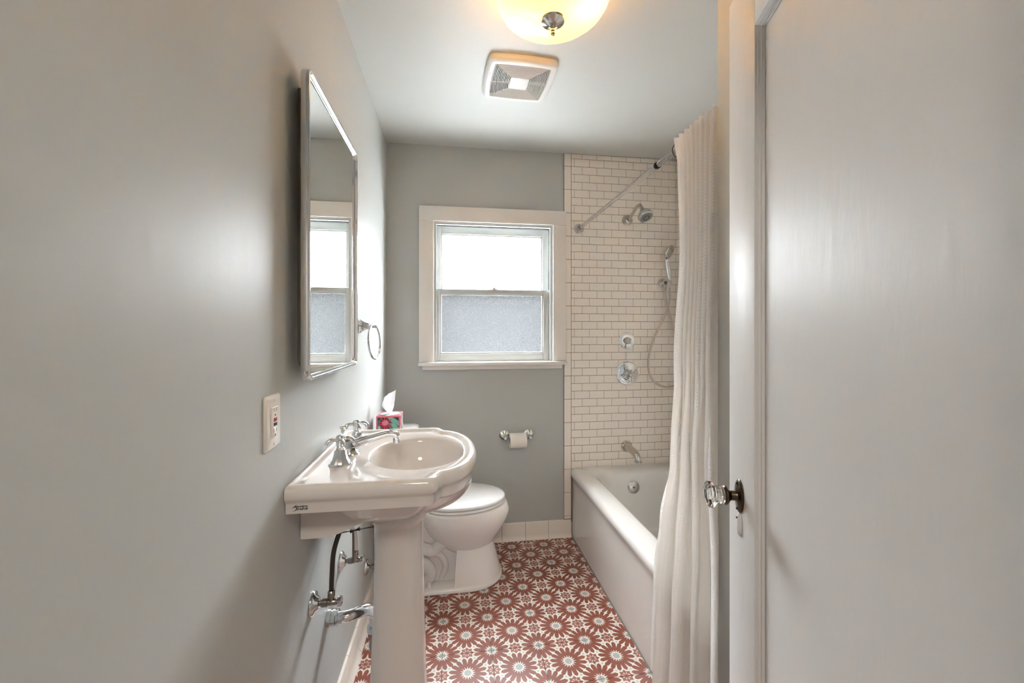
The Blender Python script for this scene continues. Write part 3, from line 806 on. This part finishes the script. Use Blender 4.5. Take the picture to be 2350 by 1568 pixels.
# ================================================================== OUTLET
oy0, oy1, oz0, oz1 = .948, 1.024, 1.0785, 1.1985
ot = thing('outlet', 'cream wall outlet with red and black test buttons', 'outlet', (XL, .986, oz0))
oc, oz_ = (oy0+oy1)/2, (oz0+oz1)/2
pr_ = lambda i, x: [(x, oc+a, oz_+b) for a, b in rrect((oy1-oy0)/2-i, (oz1-oz0)/2-i, .004, 4)]
plate = mk('wall_plate', loft([pr_(0, XL+.0003), pr_(0, XL+.003), pr_(.003, XL+.0062), pr_(.006, XL+.0072)]), 'plastic', parent=ot, ang=25)
rcp = mk('receptacle', rbox(XL+.006, XL+.0092, oc-.0165, oc+.0165, oz_-.0335, oz_+.0335, .0012), 'plastic', parent=ot)
xo = XL+.0088
mk('test_button', rbox(xo, xo+.0018, oc-.007, oc+.007, oz_+.0015, oz_+.0095, .0006, 1), 'red', parent=rcp)
mk('reset_button', rbox(xo, xo+.0018, oc-.007, oc+.007, oz_-.0085, oz_-.0005-.0005, .0006, 1), 'black', parent=rcp)
for s in (1, -1):
    for dy in (-.0062, .0062):
        mk('slot', box(xo, xo+.00055, oc+dy-.0008, oc+dy+.0008, oz_+s*.021+(.003 if s > 0 else -.001), oz_+s*.021+(.0105 if s > 0 else .0065)), 'dark', parent=rcp, smooth=False)
    mk('ground_hole', lathe([(.0024, 0), (.0024, .0006)], (xo, oc, oz_+(.0155 if s > 0 else -.0285)), (1, 0, 0), 12), 'dark', parent=rcp)
    mk('screw', lathe([(.003, 0), (.003, .0015), (.001, .002)], (XL+.007, oc, oz_+s*.049), (1, 0, 0), 12), 'plastic', parent=plate)

# ================================================================== PEDESTAL SINK
SY = 1.348
sk = thing('pedestal_sink', 'white porcelain pedestal sink with round front on the left wall', 'sink', (-.165, SY, 0))
def sink_ring(i, z, ys=.293, xs=-.034, xa=.078, xw=None, wi=0, y1=.240, rc=.022):
    ys, xs, xa = ys-i, xs-i, xa-i; y1 = y1-i*.8
    w = (XL+.0012 if xw is None else xw)+wi
    h = []
    for k in range(8): h.append((w+(xs-rc-w)*k/8, -ys))
    for k in range(6):
        t = math.radians(-90+90*k/5); h.append((xs-rc+rc*math.cos(t), -ys+rc+rc*math.sin(t)))
    yy = min(y1, ys-rc-.004)
    for k in range(1, 15):
        t = math.radians(90*(1-k/15)); h.append((xs+(xa-xs)*math.cos(t)**.92, -yy*math.sin(t)))
    pts = h+[(xa, 0)]+[(x, -y) for x, y in h[::-1]]
    for k in range(1, 8): pts.append((w, ys-2*ys*k/8))
    return [(x, SY+y, z) for x, y in pts]
BCX, BCY, BRX, BRY = -.107, SY-.006, .143, .166
base_ring = sink_ring(0, .95)
angs = [math.atan2((y-BCY)/BRY, (x-BCX)/BRX) for x, y, _ in base_ring]
def bowl(sc, z, dx=0): return [(BCX+dx+BRX*sc*math.cos(a), BCY+BRY*sc*math.sin(a), z) for a in angs]
ZT = .9665
R_ = [bowl(.10, .822), bowl(.3, .8235), bowl(.52, .830), bowl(.70, .845), bowl(.84, .870), bowl(.93, .90), bowl(.975, .925), bowl(.995, .942), bowl(1.02, .9535), bowl(1.05, .9575)]
R_ += [sink_ring(.040, .9575, wi=.032), sink_ring(.033, .9585, wi=.024), sink_ring(.027, .9625, wi=.017), sink_ring(.020, .9662, wi=.010), sink_ring(.013, .9668, wi=.004), sink_ring(.006, .9635), sink_ring(.002, .957), sink_ring(0, .9475), sink_ring(.0003, .937),
       sink_ring(.003, .931), sink_ring(.0075, .9255), sink_ring(.0095, .921), sink_ring(.0095, .905), sink_ring(.0105, .8975)]
# below the slab: the bowl shell carries on down, shelf steps back
lo = [(.8960, .250, -.052, .0672, .226), (.880, .232, -.062, .0662, .214), (.862, .215, -.072, .062, .198), (.845, .200, -.085, .053, .172), (.828, .182, -.10, .038, .152), (.812, .158, -.115, .016, .128), (.798, .130, -.13, -.012, .10), (.786, .105, -.14, -.040, .075), (.776, .088, -.145, -.068, .058)]
for z, ys, xs, xa, yy1 in lo:
    R_.append(sink_ring(0, z, ys=ys, xs=xs, xa=xa, xw=-.30+(.90-z)*.55, y1=yy1))
basin = mk('basin', loft(R_, True, True), 'porcelain', parent=sk, ang=60)
ap = [(XL+.0012, .897), (XL+.0012, .7885), (-.345, .7885), (-.325, .790), (-.300, .797), (-.270, .809), (-.240, .823), (-.215, .831), (-.185, .835), (-.10, .838), (-.10, .897)]
for y0_, y1_ in ((1.163, 1.179), (SY*2-1.179, SY*2-1.163)):
    mk('apron', prism(ap, 'y', y0_, y1_), 'porcelain', parent=sk, ang=40)
for y0_, y1_ in ((1.156, 1.1625), (SY*2-1.1625, SY*2-1.156)):
    mk('apron_band', prism([(XL+.0012, .897), (XL+.0012, .868), (-.09, .868), (-.09, .897)], 'y', y0_, y1_), 'porcelain', parent=sk, ang=40)
mk('apron_back', box(XL+.0012, XL+.02, 1.180, SY*2-1.180, .79, .897), 'porcelain', parent=sk)
ped = []
for z, r, e in ((.792, .080, 1), (.783, .087, 1), (.772, .089, 1), (.762, .085, 1), (.752, .078, 1), (.742, .0752, 1), (.66, .0742, 1), (.50, .0775, 1), (.24, .0862, 1), (.12, .0925, 1), (.075, .098, 1), (.06, .112, 1), (.04, .118, 1), (0, .122, 1)):
    n = 40; c0 = -.1655-(.0025 if z < .5 else 0)
    ring = []
    for rr_, seq in ((r, range(n+1)), (r-.014, range(n, -1, -1))):     # open at the back, towards the wall
        for k in seq:
            t = math.radians(-152+304*k/n); c, s = math.cos(t), math.sin(t)
            p = 2.5; q = (abs(c)**p+abs(s)**p)**(-1/p)
            ring.append((c0+rr_*q*c, SY+rr_*1.05*q*s, z))
    ped.append(ring)
mk('pedestal', loft(ped), 'porcelain', parent=sk, ang=60)
mk('overflow_slot', lathe([(.006, 0), (.006, .0012)], (BCX+BRX*.972, BCY+.012, .926), (-1, 0, .25), 12), 'dark', parent=basin)
mk('drain', lathe([(.024, 0), (.024, .003), (.018, .004), (.001, .005)], (BCX, BCY, .8225), (0, 0, 1), 24), 'chrome', parent=basin)
# maker's script on the near side of the slab
def script(txt, size, loc, shear=.35):
    cu_ = bpy.data.curves.new('script', 'FONT'); cu_.body = txt; cu_.size = size; cu_.shear = shear; cu_.extrude = .0002; cu_.offset = .00028
    o = bpy.data.objects.new('script_tmp', cu_); COL.objects.link(o)
    me = bpy.data.meshes.new_from_object(o.evaluated_get(bpy.context.evaluated_depsgraph_get()))
    g = [tuple(v.co) for v in me.vertices], [tuple(p.vertices) for p in me.polygons]
    bpy.data.objects.remove(o)
    # text plane x,y -> world x,z on a face looking along -y
    return [(loc[0]+x, loc[1]-z, loc[2]+y) for x, y, z in g[0]], g[1]
ly0 = SY-.293+.0094
LZ = -.0055
mk('script_mark', join(script('American', .0078, (-.3785, ly0, .9185+LZ)), script('Standard', .0078, (-.3755, ly0, .9125+LZ)),
   prism([(-.3850, .9170+LZ), (-.3780, .9190+LZ), (-.3715, .9250+LZ), (-.3722, .9258+LZ), (-.3790, .9200+LZ)], 'y', ly0-.0004, ly0),
   prism([(-.3820, .9105+LZ), (-.3760, .9108+LZ), (-.3720, .9130+LZ), (-.3725, .9136+LZ), (-.3770, .9116+LZ)], 'y', ly0-.0004, ly0)), 'ink', parent=basin, smooth=False)
# pop-up linkage
PY = 1.372
def pu(px, py): q = onY(px, py, PY); return (q[0], PY, q[1])
mk('popup_rod', join(tube([pu(768, 1226), pu(866, 1207)], .0028, 8), tube([pu(804, 1220), pu(826, 1214)], .0062, 8)), 'black', parent=sk)
a0, a1, a2 = pu(811, 1221), pu(809, 1292), pu(814, 1292)
mk('clevis_strap', prism([(a0[0]-.003, a0[2]), (a0[0]+.003, a0[2]), (a2[0], a2[2]), (a1[0], a1[2])], 'y', PY-.003, PY-.001), 'brass_dull', parent=sk, smooth=False)
mk('drain_tailpiece', tube([(-.165, SY+.01, .775), (-.165, SY+.01, .56)], .018, 16), 'chrome', parent=sk)

# faucet ---------------------------------------------------------------------
FX, FZ = -.318, .9578
fc = thing('faucet', 'chrome widespread faucet with two cross handles on the sink', 'faucet', (FX, SY, FZ))
def octo(h, z, y0, n=8, ph=22.5, x0=FX): return [(x0+h*math.cos(math.radians(ph+k*360/n)), y0+h*math.sin(math.radians(ph+k*360/n)), FZ+z) for k in range(n)]
def handle(y0, rot):
    b = mk('handle_base', join(lathe([(.0315, 0), (.0315, .002), (.029, .0045)], (FX, y0, FZ), (0, 0, 1), 36),
        loft([octo(.0285, .004, y0), octo(.0270, .007, y0), octo(.0215, .016, y0), octo(.0180, .028, y0), octo(.0160, .040, y0), octo(.0150, .0425, y0)])), 'chrome', parent=fc, ang=20)
    h = mk('handle_hub', lathe([(.0118, .042), (.0118, .046), (.0095, .048), (.0105, .056), (.0118, .066), (.0122, .074), (.0110, .0805), (.0075, .0845), (.001, .086)], (FX, y0, FZ), (0, 0, 1), 24), 'chrome', parent=fc)
    for k in range(4):
        t = math.radians(rot+90*k); d = Vector((math.cos(t), math.sin(t), 0)); c = Vector((FX, y0, FZ))
        p = spline([c+d*.009+Vector((0, 0, .070)), c+d*.017+Vector((0, 0, .0725)), c+d*.026+Vector((0, 0, .0715)), c+d*.033+Vector((0, 0, .0655)), c+d*.036+Vector((0, 0, .058))], 3)
        n = len(p)
        mk('cross_arm', tube(p, [.0046+.0036*(i/(n-1)) if i < n-1 else .0045 for i in range(n)], 12), 'chrome', parent=h)
handle(SY-.1016, 25); handle(SY+.1016, 25)
mk('spout_base', join(lathe([(.0315, 0), (.0315, .002), (.029, .0045)], (FX, SY, FZ), (0, 0, 1), 36),
   loft([octo(.0285, .004, SY), octo(.0265, .008, SY), octo(.0215, .018, SY), octo(.0190, .030, SY), octo(.0175, .042, SY), octo(.0120, .048, SY)])), 'chrome', parent=fc, ang=20)
sp_path = [(-.300, .030, .018, .020), (-.275, .041, .017, .017), (-.240, .051, .0150, .0140), (-.215, .0575, .0135, .0125), (-.198, .061, .0130, .0120), (-.186, .061, .0130, .0120), (-.177, .057, .0128, .0120), (-.172, .049, .0120, .0110)]
rg = []
for i, (x, z, hy2, hz2) in enumerate(sp_path):
    a = sp_path[max(i-1, 0)]; b = sp_path[min(i+1, len(sp_path)-1)]; dx, dz = b[0]-a[0], b[1]-a[1]; L_ = math.hypot(dx, dz); dx /= L_; dz /= L_
    rg.append([(x-dz*v, SY+u, FZ+z+dx*v) for u, v in rrect(hy2, hz2*.8, .006, 4)])
spo = mk('spout', loft(rg), 'chrome', parent=fc, ang=30)
mk('aerator', lathe([(.0105, 0), (.0105, .012), (.0095, .013)], (-.175, SY, FZ+.030), (0, 0, 1), 20), 'chrome', parent=spo)
mk('lift_knob', lathe([(.0025, .030), (.0025, .064), (.005, .066), (.006, .072), (.0048, .076), (.010, .082), (.0105, .0855), (.006, .088), (.001, .0885)], (FX-.018, SY, FZ), (0, 0, 1), 16), 'chrome', parent=fc)

# stop valves and hoses --------------------------------------------------------
def stop_valve(y, z, label, hose, hm, hm2='chrome', out=.075, flange=.034):
    t = thing('stop_valve', label, 'valve', (XL, y, z), group=None)
    mk('escutcheon', lathe([(flange, .0005), (flange, .003), (flange*.9, .008), (flange*.62, .012), (flange*.5, .018), (.012, .020)], (XL, y, z), (1, 0, 0), 32), 'chrome', parent=t)
    mk('valve_body', join(lathe([(.0085, .015), (.0085, .026), (.0125, .027), (.0125, .041), (.0095, .042), (.0095, .062), (.007, .068)], (XL, y, z), (1, 0, 0), 16),
        lathe([(.0085, 0), (.0085, .016), (.0105, .017), (.0105, .030), (.0075, .034)], (XL+.052, y, z), (0, 0, 1), 12)), hm2, parent=t)
    mk('valve_handle', lathe([(.004, .066), (.010, .068), (.0145, .071), (.0145, .079), (.010, .082), (.001, .0825)], (XL, y, z), (1, 0, 0), 10), 'chrome', parent=t, ang=20)
    mk('supply_hose', tube(spline(hose, 6), .0068, 10), hm, parent=t)
    return t
v1 = (1.262, .5545)
y, z = v1
stop_valve(y, z, 'chrome stop valve with black hose, nearest under the sink', [(XL+.052, y, z+.032), (XL+.053, y+.002, z+.08), (XL+.056, y+.01, z+.14), (XL+.068, y+.030, z+.19), (XL+.085, y+.05, z+.235), (XL+.088, y+.06, z+.26)], 'hose_blk', 'brass_dull')
y, z = 1.566, .5100
stop_valve(y, z, 'chrome stop valve with braided steel hose, farther under the sink', [(XL+.052, y, z+.032), (XL+.052, y, z+.070), (XL+.049, y-.015, z+.115), (XL+.030, y-.05, z+.155), (XL+.022, y-.09, z+.20), (XL+.030, y-.11, z+.27)], 'satin', 'brass_dull')
y, z = 2.008, .2370
stop_valve(y, z, 'small chrome stop valve by the toilet, behind the pedestal', [(XL+.052, y, z+.032), (XL+.050, y+.02, z+.06), (XL+.042, y+.05, z+.10), (XL+.040, y+.075, z+.12), (XL+.050, y+.088, z+.125), (XL+.056, y+.10, z+.130), (XL+.060, y+.108, z+.133)], 'hose_blk', 'brass_dull')
# drain trap
dy, dz = 1.408, .412
dt_ = thing('drain_trap', 'chrome drain pipe bending from the wall behind the pedestal', 'pipe', (XL, dy, dz))
pth = spline([(XL+.018, dy, dz), (XL+.06, dy, dz+.001), (XL+.092, dy+.014, dz+.001), (XL+.118, dy+.034, dz-.005), (XL+.134, dy+.050, dz-.026), (XL+.137, dy+.054, dz-.05), (XL+.137, dy+.054, dz-.075)], 6)
mk('trap_arm', tube(pth, .0185, 20), 'chrome', parent=dt_)
mk('slip_nut', lathe([(.027, .0005), (.027, .012), (.0235, .014), (.0255, .016), (.0255, .026), (.0235, .028), (.0245, .030), (.0245, .034), (.019, .036)], (XL, dy, dz), (1, 0, 0), 28), 'chrome', parent=dt_)
mk('coupling_nut', lathe([(.021, 0), (.0245, .004), (.0245, .020), (.021, .024)], (XL+.137, dy+.054, dz-.095), (0, 0, 1), 24), 'chrome', parent=dt_)
mk('tailpiece', tube([(XL+.137, dy+.054, dz-.072), (XL+.137, dy+.054, dz-.15)], .0175, 16), 'steelgrey', parent=dt_)

# ================================================================== TOILET
TY = 2.305
tl = thing('toilet', 'white two-piece toilet with closed lid beyond the sink', 'toilet', (0, TY, 0))
def egg(x0, x1, hw, z, n=48, p=2.0, mid=.5, yo=0):
    """egg outline from x0 (back) to x1 (front), widest at mid"""
    cx = x0+(x1-x0)*mid; out = []
    for k in range(n):
        t = 2*math.pi*k/n; c, s = math.cos(t), math.sin(t)
        a = (x1-cx) if c >= 0 else (cx-x0)
        pp = p if c >= 0 else 2.6
        q = (abs(c)**pp+abs(s)**pp)**(-1/pp)
        out.append((cx+a*q*c, TY+yo+hw*q*s, z))
    return out
mk('lid', loft([egg(-.150, .289, .180, .4195, mid=.42), egg(-.153, .2935, .1845, .422, mid=.42), egg(-.153, .2935, .1845, .429, mid=.42), egg(-.150, .2895, .181, .4345, mid=.42), egg(-.135, .272, .165, .4385, mid=.42), egg(-.06, .19, .09, .4405, mid=.42)]), 'seat', parent=tl, ang=50)
mk('seat', loft([egg(-.150, .288, .179, .4015, mid=.42), egg(-.153, .2935, .1845, .404, mid=.42), egg(-.153, .2935, .1845, .4125, mid=.42), egg(-.150, .2895, .181, .4155, mid=.42)]), 'seat', parent=tl, ang=50)
bw = [egg(-.165, .289, .180, .3985, mid=.45), egg(-.170, .300, .187, .394, mid=.45), egg(-.172, .308, .190, .382, mid=.45), egg(-.172, .316, .192, .360, mid=.45), egg(-.170, .3165, .191, .345, mid=.45), egg(-.165, .311, .187, .325, mid=.46),
      egg(-.150, .297, .177, .295, mid=.47), egg(-.130, .278, .162, .262, mid=.48), egg(-.105, .255, .143, .228, mid=.48), egg(-.075, .236, .125, .200, mid=.48), egg(-.050, .226, .112, .178, mid=.48), egg(-.03, .220, .105, .165, mid=.48)]
mk('bowl', loft(bw), 'toilet', parent=tl, ang=60)
def foot(i, z, x0=-.33, x1=.276, hw=.180):
    out = []
    x0, x1, hw = x0+i, x1-i, hw-i
    cx = .085
    for k in range(48):
        t = 2*math.pi*k/48; c, s = math.cos(t), math.sin(t)
        if c >= 0: q = (abs(c)**2.1+abs(s)**2.1)**(-1/2.1); out.append((cx+(x1-cx)*q*c, TY+hw*q*s, z))
        else: q = (abs(c)**8+abs(s)**8)**(-1/8); out.append((cx+(cx-x0)*q*c, TY+hw*q*s, z))
    return out
mk('foot', loft([foot(.004, 0), foot(0, .004), foot(.001, .014), foot(.006, .022), foot(.016, .026), foot(.05, .028)]), 'toilet', parent=tl, ang=40)
# front column (skirt)
def col(x0, x1, hw, z, r=.03):
    out = []; n = 10
    pts = [(x0, -hw)]
    cx = x0+(x1-x0)*.30
    for k in range(n*2+1):
        t = math.radians(-90+180*k/(n*2)); c, s = math.cos(t), math.sin(t); q = (abs(c)**2.15+abs(s)**2.15)**(-1/2.15)
        pts.append((cx+(x1-cx)*q*c, hw*q*s))
    pts.append((x0, hw))
    return [(x, TY+y, z) for x, y in pts]
mk('column', loft([col(.012, .270, .170, .018), col(.014, .262, .163, .05), col(.018, .246, .146, .11), col(.022, .232, .126, .16), col(.026, .226, .112, .19), col(.03, .225, .105, .22)]), 'toilet', parent=tl, ang=40)
# inner web and trapway relief
mk('rear_web', loft([[(x, TY+y*f, z) for x, y in ((-.34, -.085), (.03, -.085), (.03, .085), (-.34, .085))] for z, f in ((.02, 1.15), (.12, 1.0), (.26, .95), (.385, 1.1))]), 'toilet', parent=tl, ang=20)
for s in (-1, 1):
    y0 = TY+s*.082
    mk('trapway', join(tube(spline([(-.02, y0, .235), (-.075, y0+s*.008, .205), (-.10, y0+s*.010, .185), (-.155, y0+s*.008, .20), (-.22, y0, .245), (-.28, y0-s*.02, .28)], 6), .030, 16),
        tube(spline([(-.10, y0+s*.004, .175), (-.055, y0+s*.008, .150), (-.035, y0+s*.008, .095), (-.060, y0+s*.004, .03)], 6), .016, 12),
        tube(spline([(-.135, y0+s*.022, .02), (-.112, y0+s*.024, .075), (-.135, y0+s*.024, .12), (-.19, y0+s*.018, .145), (-.26, y0, .15)], 6), [.030]*25, 16)), 'toilet', parent=tl, ang=60)
    mk('bolt_cap', lathe([(.0125, 0), (.0125, .016), (.010, .022), (.004, .025), (.001, .0255)], (-.118, TY+s*.148, .026), (0, 0, 1), 20), 'toilet', parent=tl)
tk = mk('tank', loft([[(-.2885+a, TY+b, z) for a, b in rrect(hx2, hy2, .035, 6)] for hx2, hy2, z in ((.075, .185, .385), (.083, .195, .40), (.0885, .206, .55), (.092, .213, .765))]), 'toilet', parent=tl, ang=40)
mk('tank_lid', loft([[(-.2890+a, TY+b, z) for a, b in rrect(hx2, hy2, .05, 8)] for hx2, hy2, z in ((.094, .216, .764), (.100, .222, .768), (.100, .222, .783), (.096, .218, .792), (.086, .208, .796), (.05, .17, .7975))]), 'toilet', parent=tl, ang=50)
# tissue box
bxc, byc, bz = -.3110, 2.100+BXS/2, .7978
tb = thing('tissue_box', 'pink floral tissue box on the toilet tank', 'tissue box', (bxc, byc, bz))
h = BXS/2
mk('carton', rbox(bxc-h, bxc+h, byc-h, byc+h, bz, bz+.125, .0012, 1), 'box', parent=tb, smooth=False)
mk('opening_film', loft([[(bxc+r*a*math.cos(t*math.pi/16), byc+r*b*math.sin(t*math.pi/16), bz+.125+zz) for t in range(32)] for r, a, b, zz in ((1, .046, .040, .0001), (.98, .046, .040, .0009), (.5, .046, .040, .002))]), 'tissue', parent=tb)
V, Fc = [], []
NU, NV = 24, 18
for j in range(NV+1):
    t = j/NV
    # outline of the pulled sheet: left and right edge by height, in metres from the box centre
    zz = bz+.126+.118*t
    le, ri = lerp_tab([(0, -.010, .010), (.38, -.038, .021), (.70, -.028, .025), (.88, -.008, .027), (1, .020, .028)], t)
    for i in range(NU+1):
        a = i/NU
        x = bxc+.0+le+(ri-le)*a
        topcut = .006*(1-a)*max(0, t-.6)/.4
        V.append((x, byc-.012+.012*math.sin(a*7.5)*(1-.3*t)+.010*t, zz-topcut))
for j in range(NV):
    for i in range(NU): q = j*(NU+1)+i; Fc.append((q, q+1, q+NU+2, q+NU+1))
mk('tissue', (V, Fc), 'tissue', parent=tb, ang=180)

# toilet paper ------------------------------------------------------------------
pxl, pzl = onY(1158, 999); pxr, pzr = onY(1213, 998)
ph = thing('paper_holder', 'chrome toilet paper holder with two posts on the back wall', 'paper holder', ((pxl+pxr)/2, YB, pzl))
RYC = YB-.062
for x in (pxl, pxr):
    z = pzl
    fl_ = mk('flange', lathe([(.033, .0003), (.033, .004), (.029, .008), (.027, .010), (.023, .012), (.017, .018), (.012, .020)], (x, YB, z), (0, -1, 0)), 'chrome', parent=ph)
    mk('post', lathe([(.011, .016), (.0085, .024), (.0085, .040), (.013, .045), (.0145, .055), (.012, .066), (.006, .072), (.001, .073)], (x, YB, z), (0, -1, -.12), 20), 'chrome', parent=ph)
mk('roller', tube([(pxl, RYC, pzl-.008), (pxr, RYC, pzl-.008)], .0065, 14), 'chrome', parent=ph)
rx0, rx1 = onY(1171, 1000, RYC-.03)[0], onY(1209, 1000, RYC-.03)[0]
rc = (RYC+.000, pzl-.008-.0122)
rl = thing('toilet_roll', 'white toilet paper roll on its chrome holder', 'toilet roll', ((rx0+rx1)/2, rc[0], rc[1]-.046))
mk('paper', lathe([(.0205, 0), (.044, 0), (.0465, .002), (.0465, rx1-rx0-.002), (.044, rx1-rx0), (.0205, rx1-rx0), (.0205, 0)], (rx0, rc[0]-.001, rc[1]), (1, 0, 0), 48, False, False), 'paper', parent=rl, ang=30)
mk('core', lathe([(.0205, .0005), (.0205, rx1-rx0-.0005), (.0195, rx1-rx0-.0005), (.0195, .0005), (.0205, .0005)], (rx0, rc[0]-.001, rc[1]), (1, 0, 0), 32, False, False), 'cardboard', parent=rl)
